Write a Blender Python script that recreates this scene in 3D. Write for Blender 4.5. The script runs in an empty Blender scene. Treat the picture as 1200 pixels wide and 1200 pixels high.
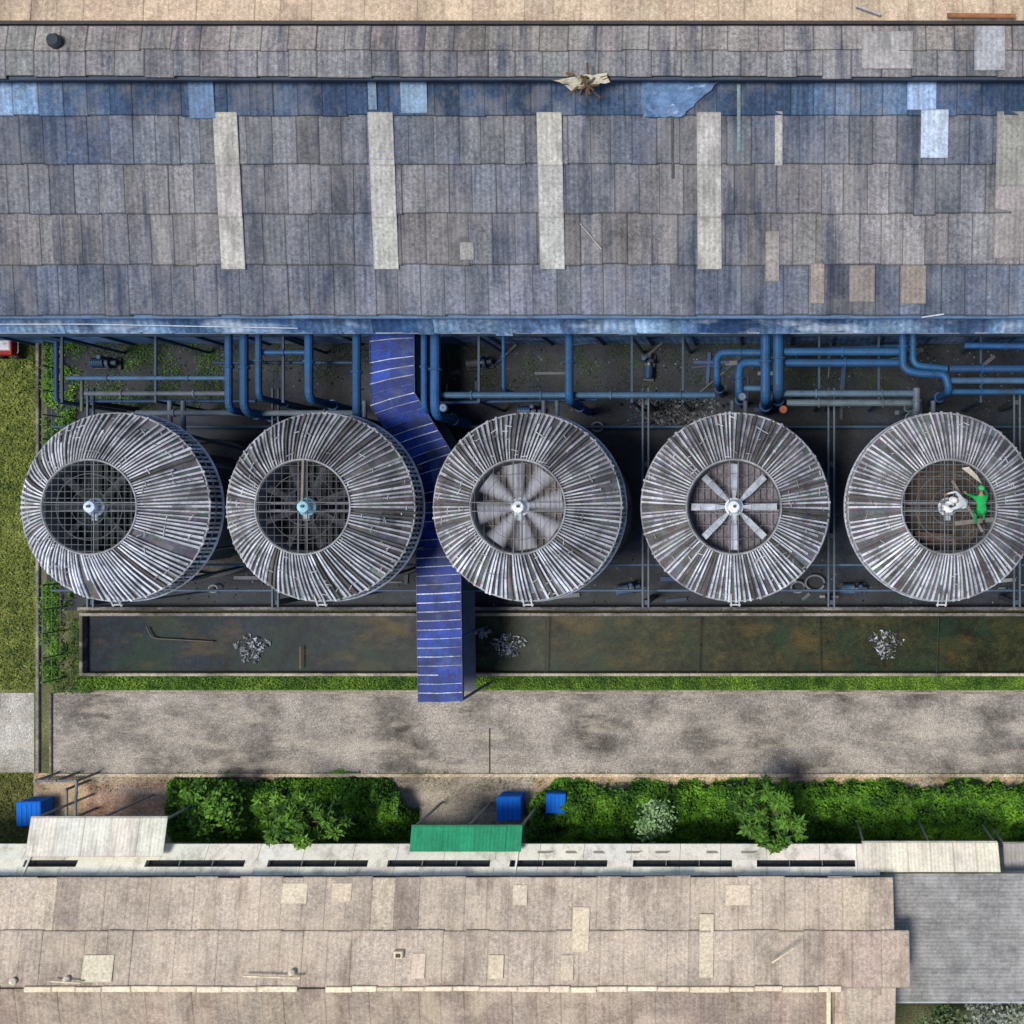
import bpy, bmesh, math, random
import numpy as np
from mathutils import Vector, Matrix, noise as mn
random.seed(7); np.random.seed(7)
R=random.random
def U(a,b): return a+(b-a)*random.random()
H=46.0
# site survey: converts map readings (u,v) taken for a point at height z into metres
def S(u,v,z=0.0): return Vector(((u-900)/1200*(H-z),(600-v)/1200*(H-z),z))
def lin(r,g,b):
    f=lambda c:(c/255/12.92) if c/255<=0.04045 else ((c/255+0.055)/1.055)**2.4
    return (f(r),f(g),f(b))
def jit(c,a=0.1,h=0.03):
    k=1+U(-a,a); return tuple(max(0.002,x*k*(1+U(-h,h))) for x in c)
def mixc(a,b,t): return tuple(x*(1-t)+y*t for x,y in zip(a,b))

scene=bpy.context.scene
# ------------------------------------------------------------------ materials
def surf(name,s1=0.6,a=0.35,s2=9,b=0.25,rough=0.85,bump=0.3,stretch=(1,1,1),dirt=None,dirtamt=0.0,dscale=1.0,dstretch=(1,1,1),
         corr=None,period=0.18,camt=.1,edge=0.0,cracks=0.0,spec=0.3,speck=0.0,metal=0.0,dlo=0.5,dhi=0.68,dirt2=None,d2amt=.5,d2scale=.3,d2stretch=(1,1,1)):
    m=bpy.data.materials.new(name); m.use_nodes=True; nt=m.node_tree; nt.nodes.clear(); L=nt.links.new
    def N(t,**k):
        n=nt.nodes.new(t)
        for x,y in k.items(): setattr(n,x,y)
        return n
    out=N('ShaderNodeOutputMaterial'); bs=N('ShaderNodeBsdfPrincipled'); L(bs.outputs[0],out.inputs[0])
    bs.inputs['Roughness'].default_value=rough; bs.inputs['Specular IOR Level'].default_value=spec; bs.inputs['Metallic'].default_value=metal
    geo=N('ShaderNodeNewGeometry'); at=N('ShaderNodeAttribute',attribute_name='tint')
    def noise(scale,stretch,detail=5,r=0.7):
        mp=N('ShaderNodeMapping'); mp.inputs['Scale'].default_value=stretch; L(geo.outputs['Position'],mp.inputs[0])
        n=N('ShaderNodeTexNoise'); n.inputs['Scale'].default_value=scale; n.inputs['Detail'].default_value=detail; n.inputs['Roughness'].default_value=r
        L(mp.outputs[0],n.inputs['Vector']); return n
    def mr(src,f0,f1,t0,t1):
        r=N('ShaderNodeMapRange'); L(src,r.inputs[0])
        for i,v in zip((1,2,3,4),(f0,f1,t0,t1)): r.inputs[i].default_value=v
        return r.outputs[0]
    def mul(colsock,facsock):
        v=N('ShaderNodeVectorMath',operation='SCALE'); L(colsock,v.inputs[0]); L(facsock,v.inputs['Scale']); return v.outputs[0]
    n1=noise(s1,stretch); n2=noise(s2,(1,1,1),4,0.75)
    c=mul(at.outputs['Color'],mr(n1.outputs[0],0.3,0.7,1-a,1+a))
    c=mul(c,mr(n2.outputs[0],0.3,0.7,1-b,1+b))
    for (dc,am,sc,st_,lo,hi) in ((dirt,dirtamt,dscale,dstretch,dlo,dhi),(dirt2,d2amt,d2scale,d2stretch,.48,.62)):
        if dc:
            n3=noise(sc,st_,7,0.7)
            f=mr(n3.outputs[0],lo,hi,0,am)
            mx=N('ShaderNodeMix',data_type='RGBA'); L(f,mx.inputs['Factor']); L(c,mx.inputs[6]); mx.inputs[7].default_value=(*dc,1); c=mx.outputs[2]
    if speck:
        n4=noise(22,(1,1,1),1,0.5)
        c=mul(c,mr(n4.outputs[0],0.60,0.68,1,1+speck)); c=mul(c,mr(n4.outputs[0],0.34,0.40,max(0.1,1-speck*.6),1))
    if cracks:
        vo=N('ShaderNodeTexVoronoi',feature='DISTANCE_TO_EDGE'); vo.inputs['Scale'].default_value=0.22
        wn=noise(1.2,(1,1,1),3); ad=N('ShaderNodeVectorMath',operation='MULTIPLY_ADD'); L(wn.outputs['Color'],ad.inputs[0]); ad.inputs[1].default_value=(1.8,1.8,0); L(geo.outputs['Position'],ad.inputs[2]); L(ad.outputs[0],vo.inputs['Vector'])
        c=mul(c,mr(vo.outputs['Distance'],0.0,0.006,1-cracks,1))
    hgt=n2.outputs[0]
    if corr is not None:
        sep=N('ShaderNodeSeparateXYZ'); L(geo.outputs['Position'],sep.inputs[0])
        m1=N('ShaderNodeMath',operation='MULTIPLY'); L(sep.outputs[corr],m1.inputs[0]); m1.inputs[1].default_value=2*math.pi/period
        m2=N('ShaderNodeMath',operation='SINE'); L(m1.outputs[0],m2.inputs[0])
        c=mul(c,mr(m2.outputs[0],-1,1,1-camt,1+camt*.5))
        m3=N('ShaderNodeMath',operation='MULTIPLY_ADD'); L(m2.outputs[0],m3.inputs[0]); m3.inputs[1].default_value=camt*3; L(hgt,m3.inputs[2]); hgt=m3.outputs[0]
    if edge:
        uv=N('ShaderNodeUVMap'); sp=N('ShaderNodeSeparateXYZ'); L(uv.outputs[0],sp.inputs[0])
        def M(op,a_,b_):
            n=N('ShaderNodeMath',operation=op)
            for i,x in enumerate((a_,b_)):
                if hasattr(x,'links'): L(x,n.inputs[i])
                else: n.inputs[i].default_value=x
            return n.outputs[0]
        ex=M('MINIMUM',sp.outputs[0],M('SUBTRACT',1.0,sp.outputs[0])); ey=M('MINIMUM',sp.outputs[1],M('SUBTRACT',1.0,sp.outputs[1]))
        wob=M('MULTIPLY',n2.outputs[0],.05)
        fx=mr(M('SUBTRACT',ex,M('SUBTRACT',wob,.025)),0.0,0.06,1-edge,1); fy=mr(M('SUBTRACT',ey,M('SUBTRACT',wob,.025)),0.0,0.035,1-edge,1)
        c=mul(c,fx); c=mul(c,fy)
    L(c,bs.inputs['Base Color'])
    bp=N('ShaderNodeBump'); bp.inputs['Strength'].default_value=bump; bp.inputs['Distance'].default_value=0.04; L(hgt,bp.inputs['Height']); L(bp.outputs[0],bs.inputs['Normal'])
    return m
M_sheet=surf('roof_sheet_blue_grey',s1=0.45,a=0.45,s2=7,b=0.5,stretch=(1.6,.5,1),dirt=lin(36,50,72),dirtamt=0.8,dscale=0.5,dstretch=(3.2,.3,1),corr=0,period=0.19,edge=0.72,speck=.35,bump=.5,dirt2=lin(152,146,142),d2amt=.28,d2scale=.5,d2stretch=(1.5,1,1))
M_tan=surf('roof_sheet_tan',s1=0.5,a=0.22,s2=7,b=0.36,dirt=lin(112,94,80),dirtamt=0.65,dscale=0.6,dstretch=(2.2,.5,1),corr=0,period=0.19,camt=.05,edge=0.28,speck=.35,bump=.4,dirt2=lin(208,190,164),d2amt=.4,d2scale=.7)
M_conc=surf('concrete_weathered',s1=0.28,a=0.5,s2=9,b=0.42,cracks=0.2,speck=.7,dirt=lin(52,47,42),dirtamt=0.85,dscale=0.32,dlo=.46,dhi=.66,dirt2=lin(182,172,156),d2amt=.55,d2scale=.6,d2stretch=(.6,1.8,1))
M_yard=surf('yard_wet_concrete',s1=0.6,a=0.6,s2=7,b=0.6,rough=.6,speck=1.2,dirt=lin(10,30,58),dirtamt=.75,dscale=.4,spec=.3,dirt2=lin(70,76,76),d2amt=.18,d2scale=.9)
M_paint=surf('painted_metal',s1=1.2,a=0.25,s2=12,b=0.25,rough=.55,bump=.1,dirt=lin(58,56,56),dirtamt=.5,dscale=1.4,spec=.3)
M_wall=surf('plaster_wall',s1=0.8,a=0.12,s2=14,b=0.15,dirt=lin(120,110,92),dirtamt=.5,dscale=1.0,dstretch=(2,2,.4))
M_slat=surf('galvanised_slat',s1=1.1,a=0.35,s2=9,b=0.22,rough=.6,dirt=lin(74,73,74),dirtamt=.55,dscale=1.2,spec=.3,dlo=.5,dhi=.62)
M_dark=surf('dark_steel',s1=1.5,a=0.4,s2=12,b=0.4,rough=.7)
M_grass=surf('grass_ground',s1=0.5,a=0.5,s2=10,b=0.6,speck=.8,bump=.8,dirt=lin(96,90,56),dirtamt=.6,dscale=.8)
M_cloth=surf('cloth',s1=5,a=0.15,s2=25,b=0.15,rough=.9,bump=.2)
def leafmat():
    m=bpy.data.materials.new('leaf'); m.use_nodes=True; nt=m.node_tree; bs=nt.nodes['Principled BSDF']
    at=nt.nodes.new('ShaderNodeAttribute'); at.attribute_name='tint'; nt.links.new(at.outputs['Color'],bs.inputs['Base Color'])
    bs.inputs['Roughness'].default_value=.6; bs.inputs['Specular IOR Level'].default_value=.25
    return m
M_leaf=leafmat()
M_water=surf('channel_water',s1=0.5,a=0.6,s2=4,b=0.6,rough=.4,bump=.1,dirt=lin(88,72,36),dirtamt=.7,dscale=.5,dstretch=(.6,1.3,1),spec=.08,speck=1.0,dirt2=lin(26,50,34),d2amt=.65,d2scale=.35)
M_glass=surf('window_glass',s1=2,a=.3,s2=6,b=.2,rough=.3,bump=0.02,spec=.3)
def blurmat():
    m=bpy.data.materials.new('spinning_blade'); m.use_nodes=True; nt=m.node_tree; bs=nt.nodes['Principled BSDF']
    bs.inputs['Base Color'].default_value=(.42,.43,.48,1); bs.inputs['Roughness'].default_value=.6
    uv=nt.nodes.new('ShaderNodeUVMap'); sp=nt.nodes.new('ShaderNodeSeparateXYZ'); nt.links.new(uv.outputs[0],sp.inputs[0])
    a=nt.nodes.new('ShaderNodeMath'); a.operation='MULTIPLY'; a.inputs[1].default_value=math.pi; nt.links.new(sp.outputs[0],a.inputs[0])
    b=nt.nodes.new('ShaderNodeMath'); b.operation='SINE'; nt.links.new(a.outputs[0],b.inputs[0])
    c=nt.nodes.new('ShaderNodeMath'); c.operation='MULTIPLY'; c.inputs[1].default_value=.6; nt.links.new(b.outputs[0],c.inputs[0]); nt.links.new(c.outputs[0],bs.inputs['Alpha']); return m
M_blur=blurmat()

# ------------------------------------------------------------------ mesh builder
class MB:
    def __init__(s): s.v=[];s.f=[];s.m=[];s.c=[];s.uv=[]
    def add(s,vs,fs,c=(.5,.5,.5),mi=0,uvs=None):
        o=len(s.v); s.v+= [tuple(x) for x in vs]
        for k,f in enumerate(fs):
            s.f.append([i+o for i in f]); s.m.append(mi); s.c.append(c[k] if isinstance(c,list) else c)
            if uvs: s.uv.append(uvs[k])
            elif len(f)==4: s.uv.append([(0,0),(1,0),(1,1),(0,1)])
            else: s.uv.append([(.5,.5)]*len(f))
    def quad(s,a,b,c_,d,c=(.5,.5,.5),mi=0): s.add([a,b,c_,d],[(0,1,2,3)],c,mi)
    def box(s,x0,x1,y0,y1,z0,z1,c=(.5,.5,.5),mi=0,bev=0.0):
        if bev:
            b=bev; vs=[]
            for (z,i) in ((z0,0),(z1-b,0),(z1,b)):
                vs+=[(x0+i,y0+i,z),(x1-i,y0+i,z),(x1-i,y1-i,z),(x0+i,y1-i,z)]
            fs=[(3,2,1,0),(8,9,10,11)]
            for r in (0,4):
                for i in range(4): j=(i+1)%4; fs.append((r+i,r+j,r+4+j,r+4+i))
            s.add(vs,fs,c,mi); return
        vs=[(x0,y0,z0),(x1,y0,z0),(x1,y1,z0),(x0,y1,z0),(x0,y0,z1),(x1,y0,z1),(x1,y1,z1),(x0,y1,z1)]
        s.add(vs,[(3,2,1,0),(4,5,6,7),(0,1,5,4),(1,2,6,5),(2,3,7,6),(3,0,4,7)],c,mi)
    def beam(s,p,q,w,h,c=(.5,.5,.5),mi=0,up=(0,0,1),w2=None):
        p=Vector(p);q=Vector(q);d=(q-p).normalized();up=Vector(up)
        sd=d.cross(up)
        if sd.length<1e-3: sd=d.cross(Vector((1,0,0)))
        sd.normalize(); u=sd.cross(d).normalized(); w2=w2 or w; vs=[]
        for (P,W) in ((p,w),(q,w2)):
            for (a,b) in ((-1,-1),(1,-1),(1,1),(-1,1)): vs.append(P+sd*a*W/2+u*b*h/2)
        s.add(vs,[(3,2,1,0),(4,5,6,7),(0,1,5,4),(1,2,6,5),(2,3,7,6),(3,0,4,7)],c,mi)
    def tube(s,path,r,c=(.5,.5,.5),mi=0,seg=10,cap=True):
        P=[Vector(p) for p in path]; n=len(P); rs=r if isinstance(r,(list,tuple)) else [r]*n
        t=(P[1]-P[0]).normalized(); ref=Vector((0,0,1)) if abs(t.z)<.9 else Vector((1,0,0)); a=t.cross(ref).normalized(); vs=[]
        for i in range(n):
            T=((P[min(i+1,n-1)]-P[max(i-1,0)])).normalized(); a=(a-T*a.dot(T)).normalized(); b=T.cross(a)
            for k in range(seg):
                th=2*math.pi*k/seg; vs.append(P[i]+(a*math.cos(th)+b*math.sin(th))*rs[i])
        fs=[(i*seg+k,i*seg+(k+1)%seg,(i+1)*seg+(k+1)%seg,(i+1)*seg+k) for i in range(n-1) for k in range(seg)]
        if cap: fs+=[tuple(reversed(range(seg))),tuple((n-1)*seg+k for k in range(seg))]
        s.add(vs,fs,c,mi)
    def lathe(s,prof,c=(.5,.5,.5),mi=0,seg=48,ctr=(0,0,0)):
        vs=[];n=len(prof)
        for (r,z) in prof:
            for k in range(seg):
                th=2*math.pi*k/seg; vs.append((ctr[0]+r*math.cos(th),ctr[1]+r*math.sin(th),ctr[2]+z))
        fs=[(i*seg+k,i*seg+(k+1)%seg,(i+1)*seg+(k+1)%seg,(i+1)*seg+k) for i in range(n-1) for k in range(seg)]
        s.add(vs,fs,c,mi)
    def build(s,name,mats,parent=None,loc=None,smooth=False):
        me=bpy.data.meshes.new(name); me.from_pydata(s.v,[],s.f)
        for m in mats: me.materials.append(m)
        me.polygons.foreach_set('material_index',s.m)
        ca=me.color_attributes.new('tint','FLOAT_COLOR','CORNER'); arr=[];uva=[]
        for f,c,uv in zip(s.f,s.c,s.uv):
            for k in range(len(f)): arr+=[c[0],c[1],c[2],1.0]; uva+=[uv[k][0],uv[k][1]]
        ca.data.foreach_set('color',arr); ul=me.uv_layers.new(name='UVMap'); ul.data.foreach_set('uv',uva)
        if smooth: me.polygons.foreach_set('use_smooth',[True]*len(s.f))
        me.update(); ob=bpy.data.objects.new(name,me); scene.collection.objects.link(ob)
        if loc is not None: ob.location=loc
        if parent: ob.parent=parent
        return ob
def empty(name,loc=(0,0,0)):
    e=bpy.data.objects.new(name,None); e.location=loc; scene.collection.objects.link(e); return e
def fillet(pts,rad=.35,n=5):
    P=[Vector(p) for p in pts]; out=[P[0]]
    for i in range(1,len(P)-1):
        a=(P[i-1]-P[i]); b=(P[i+1]-P[i]); r=min(rad,a.length*.45,b.length*.45); p0=P[i]+a.normalized()*r; p2=P[i]+b.normalized()*r
        for k in range(n+1):
            t=k/n; out.append(p0*(1-t)**2+P[i]*2*t*(1-t)+p2*t*t)
    out.append(P[-1]); return out
def leafmesh(name,C,size,cols,parent=None,flat=0.5,aspect=2.0,loc=None,dirs=None):
    n=len(C); C=np.array(C)
    nrm=np.random.normal(size=(n,3)); nrm[:,2]=np.abs(nrm[:,2])+flat; nrm/=np.linalg.norm(nrm,axis=1)[:,None]
    a=np.random.normal(size=(n,3)) if dirs is None else np.array(dirs)+np.random.normal(size=(n,3))*.15
    a-=nrm*np.sum(a*nrm,axis=1)[:,None]; a/=np.linalg.norm(a,axis=1)[:,None]; b=np.cross(nrm,a)
    sz=np.array(size)*np.ones(n)*np.random.uniform(.6,1.3,n); L=sz[:,None]; W=L/aspect
    V=np.stack([C-a*L/2,C+b*W/2+a*L*.05,C+a*L/2,C-b*W/2+a*L*.05],axis=1).reshape(-1,3)
    me=bpy.data.meshes.new(name); me.vertices.add(4*n); me.vertices.foreach_set('co',V.ravel()); me.loops.add(4*n); me.loops.foreach_set('vertex_index',np.arange(4*n,dtype=np.int32))
    me.polygons.add(n); me.polygons.foreach_set('loop_start',np.arange(0,4*n,4,dtype=np.int32)); me.polygons.foreach_set('loop_total',np.full(n,4,dtype=np.int32)); me.update(calc_edges=True)
    me.materials.append(M_leaf); ca=me.color_attributes.new('tint','FLOAT_COLOR','CORNER')
    cc=np.ones((n,4,4)); cc[:,:,:3]=np.array(cols)[:,None,:]; ca.data.foreach_set('color',cc.ravel())
    ob=bpy.data.objects.new(name,me); scene.collection.objects.link(ob)
    if parent: ob.parent=parent
    if loc is not None: ob.location=loc
    return ob

# ------------------------------------------------------------------ world, sun, camera
w=bpy.data.worlds.new('World'); scene.world=w; w.use_nodes=True; nt=w.node_tree
sky=nt.nodes.new('ShaderNodeTexSky'); sky.sky_type='NISHITA'; sky.sun_disc=False
EL=math.radians(72); AZ=math.radians(-112)   # sun from the lower-left, azimuth from +Y clockwise
sky.sun_elevation=EL; sky.sun_rotation=AZ
nt.links.new(sky.outputs[0],nt.nodes['Background'].inputs[0]); nt.nodes['Background'].inputs[1].default_value=0.14
sd=bpy.data.lights.new('sun','SUN'); sd.energy=3.3; sd.angle=math.radians(20); sd.color=(1,.95,.87)
so=bpy.data.objects.new('sun',sd); scene.collection.objects.link(so)
dirv=Vector((math.sin(AZ)*math.cos(EL),math.cos(AZ)*math.cos(EL),math.sin(EL))); so.rotation_euler=dirv.to_track_quat('Z','Y').to_euler()
cd=bpy.data.cameras.new('camera'); cd.lens=36; cd.sensor_width=36; cd.shift_x=-0.25; cd.clip_end=2000
co=bpy.data.objects.new('camera',cd); co.location=(0,0,H); scene.collection.objects.link(co); scene.camera=co
scene.view_settings.view_transform='Standard'; scene.view_settings.look='None'; scene.view_settings.exposure=0

# ------------------------------------------------------------------ ground sheets
def sheet(name,u0,u1,v0,v1,z,c,mat,x0=None,x1=None,y0=None,y1=None):
    a=S(u0,v1,0); b=S(u1,v0,0); X0=a.x if x0 is None else x0; X1=b.x if x1 is None else x1; Y0=a.y if y0 is None else y0; Y1=b.y if y1 is None else y1
    mb=MB(); mb.quad((X0,Y0,z),(X1,Y0,z),(X1,Y1,z),(X0,Y1,z),c); return mb.build(name,[mat])
mb=MB(); mb.quad((-500,-500,0),(500,-500,0),(500,500,0),(-500,500,0),lin(96,98,66)); mb.build('ground',[M_grass])
sheet('tower_yard_pavement',55,1200,380,715,.004,lin(26,31,37),M_yard,x1=45,y1=14)
sheet('lawn',0,46,385,810,.006,lin(104,112,50),M_grass,x0=-70)
sheet('concrete_pad',0,40,812,906,.008,lin(158,154,146),M_conc,x0=-70)
sheet('concrete_road',62,1200,808,908,.008,lin(144,137,128),M_conc,x1=45)
sheet('dirt_strip',40,1200,906,990,.005,lin(178,154,122),M_conc,x1=45)
sheet('driveway',455,625,904,990,.012,lin(156,145,128),M_conc)
sheet('grass_verge',88,1200,792,809,.012,lin(60,92,30),M_grass,x1=45)
sheet('brick_paving',100,192,918,962,.016,lin(180,144,120),M_conc)
sheet('lawn',0,38,905,1000,.010,lin(100,104,52),M_grass,x0=-70)
mb=MB()
for (u,v0,v1) in ((574,853,907),(60,812,850)):
    a=S(u,v0);b=S(u,v1); mb.box(a.x-.03,a.x+.03,b.y,a.y,.008,.016,lin(46,42,38))
a=S(62,812); mb.box(a.x,40,a.y-.05,a.y+.05,.008,.02,lin(140,130,112))
mb.build('road_joint_sealant',[M_dark])
mb=MB()
a=S(44,395);b=S(52,906); mb.box(a.x,a.x+.14,b.y,a.y,0,.14,lin(120,115,105),bev=.02)
a=S(62,906);mb.box(a.x,40,a.y-.16,a.y,0,.12,lin(196,178,150),bev=.02)
a=S(62,812);b=S(62,906);mb.box(a.x-.1,a.x,b.y,a.y,0,.12,lin(110,104,92),bev=.02)
mb.build('kerb',[M_conc])

# ------------------------------------------------------------------ channel
ch=empty('water_channel'); mb=MB()
xl=S(105,0).x; yt=S(0,722,.5).y; yb=S(0,789,.5).y
mb.box(xl-.15,45,yt,yt+.14,0,.5,lin(120,114,108),bev=.02); mb.box(xl-.15,45,yt+.28,yt+.42,0,.62,lin(84,84,88),bev=.02)
mb.box(xl-.15,45,yb-.13,yb,0,.5,lin(165,155,135),bev=.02); mb.box(xl-.15,xl,yb,yt,0,.5,lin(90,86,78),bev=.02)
mb.build('channel_wall',[M_conc],ch)
mb=MB()
n=60
for k in range(n):
    x0=xl+(45-xl)*k/n; x1=xl+(45-xl)*(k+1)/n; t=min(1,max(0,(x0+22)/14)); mb.quad((x0,yb,.14),(x1,yb,.14),(x1,yt,.14),(x0,yt,.14),mixc(lin(18,28,38),lin(40,42,24),t))
mb.build('water_surface',[M_water],ch)
mb=MB()
P=lambda u,v,z:S(u,v,z)
mb.tube(fillet([P(172,735,.3),P(178,748,.3),P(250,752,.3)],.4),.035,lin(84,78,68)); mb.tube([P(352,758,.4),P(352,784,.4)],.03,lin(120,104,74))
for u in (640,820,960,1100): mb.tube([P(u,724,.5),P(u+U(-3,3),788,.5)],.025,lin(50,50,50))
mb.build('drain_hoses',[M_paint],ch)
mb=MB()
for (u,v,sx,sy) in ((295,760,.95,.65),(596,757,.9,.55),(566,742,.4,.2),(1038,755,.9,.65)):
    c=S(u,v,.2)
    for k in range(int(280*sx)):
        r=R()**.7; th=U(0,6.28); x=c.x+sx*r*math.cos(th)*(.75+.25*math.sin(3*th)); y=c.y+sy*r*math.sin(th); q=[]
        s_=U(.04,.13)
        for t in range(3): q.append((x+U(-s_,s_),y+U(-s_,s_),.16+U(0,.16)))
        mb.add(q,[(0,1,2)],jit(lin(150,154,158),.5))
mb.build('floating_plastic_litter',[M_paint])

# ------------------------------------------------------------------ sheet roofs
def roof_sheets(mb,x0,x1,rows,w,tint,mi=0,lift=.05):
    for i in range(len(rows)-1):
        (ya,za),(yb_,zb)=rows[i],rows[i+1]; x=x0+U(-w,0); k=0
        while x<x1:
            ww=w*U(.88,1.12); e=.012*(k%2)+U(0,.006); sk=U(-.012,.012); d=U(-.03,.03)+(U(-.08,.06) if R()<.06 else 0)
            s=1 if yb_<ya else -1
            mb.quad((x-.02,yb_-s*.1+d,zb+lift+e+U(0,.01)),(x+ww+.02+sk,yb_-s*.1+d+U(-.01,.01),zb+lift+e),(x+ww+.02,ya,za+e+.004),(x-.02,ya,za+e+.004),tint(x,i),mi)
            x+=ww;k+=1
fac=empty('factory_building')
YE=S(0,369,8).y; YR=S(0,90,8.95).y
def rowy(v,z): return (S(0,v,z).y,z)
rows=[rowy(88,8.97),rowy(133,8.8),rowy(190,8.6),rowy(248,8.42),rowy(308,8.2),rowy(367,8.0)]
def t_top(x,i):
    base={0:lin(58,78,104),1:lin(108,109,112),2:lin(120,118,118),3:lin(122,119,118),4:lin(108,111,120)}[i]
    n=mn.noise(Vector((x*.16,i*.8,3)))
    if i==0:
        t=n*1.6; base=mixc(base,lin(110,136,168),min(1,t)) if t>0 else mixc(base,lin(34,48,74),min(1,-t))
        if -29.5<x<-27: base=lin(124,152,186)  # pale blue glare painted into the sheet colour on this stretch
    else:
        base=tuple(b*(1+.35*n) for b in base)
        m=mn.noise(Vector((x*.22,i*.6,11)))
        if m>.05: base=mixc(base,lin(80,92,112),min(.5,m*1.6))
        if i==1 and x<-24: base=mixc(base,lin(60,74,98),.75)
        if i in(1,2) and x<-26: base=mixc(base,lin(78,84,96),.4)
    g=U(.86,1.12); q=R()
    if q<.07: g*=1.2
    elif q<.2: g*=.74
    return jit(tuple(b*g for b in base),.03,.02)
mb=MB(); roof_sheets(mb,-60,40,rows,.84,t_top)
mb.build('roof_sheets',[M_sheet],fac)
mb=MB()
rr=[(S(0,28,9.7).y,9.55),(S(0,56,9.7).y,9.66),(S(0,86,9.7).y,9.6)]
roof_sheets(mb,-60,40,rr,1.0,lambda x,i: jit(lin(136,130,125) if i==0 else lin(126,124,124),.1)); 
mb.build('ridge_cap_roof',[M_sheet],fac)
mb=MB(); yy=rr[-1][0]; mb.box(-60,40,yy-.02,rr[0][0]-.05,8.6,9.5,lin(58,66,80)); 
mb.box(-60,40,yy-.16,yy-.04,9.46,9.56,lin(60,70,86)); mb.box(-60,40,rr[0][0]+.04,rr[0][0]+.16,9.46,9.62,lin(60,56,54))
mb.build('ridge_cap_walls',[M_paint],fac)
mb=MB(); y2=rr[0][0]+.16
roof_sheets(mb,-60,40,[(y2,9.5),(y2+1.75,9.3),(y2+3.5,9.1),(y2+5.25,8.9),(y2+7,8.7),(y2+8.8,8.5)],1.0,lambda x,i:jit(lin(190,168,142),.1,.02))
mb.build('rear_roof_sheets',[M_tan],fac)
mb=MB(); c=lin(96,118,150)
mb.box(-60,40,YE+.25,YE+.45,0,7.9,lin(96,136,184))
mb.box(-60,40,y2+8.3,y2+8.5,0,8.4,c); mb.box(-60,-59.8,YE+.45,y2+8.3,0,8,c); mb.box(39.8,40,YE+.45,y2+8.3,0,8,c)
M_bw=surf('blue_corrugated_wall',s1=.5,a=.5,s2=8,b=.4,corr=0,period=.3,camt=.2,dirt=lin(190,205,220),dirtamt=.8,dscale=.8,dstretch=(.5,1,2.4),dirt2=lin(26,46,78),d2amt=.7,d2scale=.6)
mb.build('walls',[M_bw],fac)
mb=MB()
def t_lean(x,i):
    n=mn.noise(Vector((x*.3,2,7))); return jit(mixc(lin(44,78,122),lin(130,160,190),min(1,max(0,.35+n*1.4))),.25)
roof_sheets(mb,-60,40,[(YE+.2,6.75),(YE-.3,6.4)],.6,t_lean); mb.build('lean_to_sheets',[M_bw],fac)
mb=MB()
mb.box(-60,40,YE-.12,YE+.05,7.78,7.93,lin(84,112,146),bev=.03)
mb.tube([(-60,YE-.36,6.3),(40,YE-.36,6.3)],.05,lin(140,155,170)); mb.tube([(-60,YE+.08,3.2),(40,YE+.08,3.2)],.07,lin(60,80,100))
x=-58
while x<40:
    mb.beam((x,YE+.24,6.3),(x,YE-.4,6.2),.07,.07,lin(60,76,92)); mb.beam((x,YE+.2,6.5),(x,YE+.2,0),.1,.08,lin(58,84,118)); x+=U(1.7,2.4)
mb.tube([(-34,YE-.2,7.2),(-26,YE-.15,6.95),(-18,YE-.28,6.8)],.02,lin(200,210,220))
mb.build('gutter_and_brackets',[M_paint],fac)
def zr(y):
    for (a,b),(c_,d) in zip(rows[:-1],rows[1:]):
        if a>=y>=c_: return b+(d-b)*(a-y)/(a-c_)
    return rows[0][1] if y>rows[0][0] else rows[-1][1]
def patch(mb,x0,x1,v0,v1,c,h=.075,skew=0):
    z0=8.9-(v0-90)/280*.95; z1=8.9-(v1-90)/280*.95
    ya=S(0,v0,z0).y; yb_=S(0,v1,z1).y; n=max(1,int((ya-yb_)/1.8))
    for k in range(n):
        y0=ya+(yb_-ya)*k/n; y1=ya+(yb_-ya)*(k+1)/n-.02; cc=jit(c,.05)
        mb.quad((x0,y1,zr(y1)+h+.02),(x1,y1,zr(y1)+h+.02),(x1+skew,y0,zr(y0)+h),(x0+skew,y0,zr(y0)+h),cc)
mb=MB()
X=lambda u,v=318: (u-900)/1200*(H-(8.9-(v-90)/280*.95))
sk=lin(172,169,162)
for (u0,u1) in ((262,290),(440,469),(634,663),(818,846)): patch(mb,X(u0),X(u1),133,316,sk,.09)
patch(mb,X(908,150),X(917,150),132,195,sk); patch(mb,X(897,280),X(913,280),272,330,lin(140,134,128)); patch(mb,X(1166,200),X(1202,200),132,303,lin(146,141,136))
patch(mb,X(864,130),X(868,130),100,180,lin(120,140,150)); patch(mb,X(787,180),X(790,180),130,210,lin(70,70,70))
for (u0,u1,v0,v1,c_) in ((222,252,92,140,lin(96,124,158)),(432,442,88,130,lin(110,128,148)),(470,501,87,134,lin(124,146,170)),(1063,1097,84,130,lin(148,174,206)),(1079,1111,130,186,lin(176,188,206)),(440,462,150,188,lin(134,152,190)),
    (540,556,285,305,lin(140,136,132)),(950,966,310,356,lin(142,132,122)),(995,1025,312,354,lin(134,127,120)),(1055,1085,312,356,lin(140,132,121))):
    patch(mb,X(u0,v0),X(u1,v0),v0,v1,c_,.09)
for (u0,u1,v0,v1,c_) in ((1010,1070,36,80,lin(158,154,150)),(1142,1178,30,82,lin(158,158,160))):
    a=S(u0,v1,9.75);b=S(u1,v0,9.75); mb.quad((a.x,a.y,9.72),(b.x,a.y,9.72),(b.x,b.y,9.73),(a.x,b.y,9.73),c_)
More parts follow.
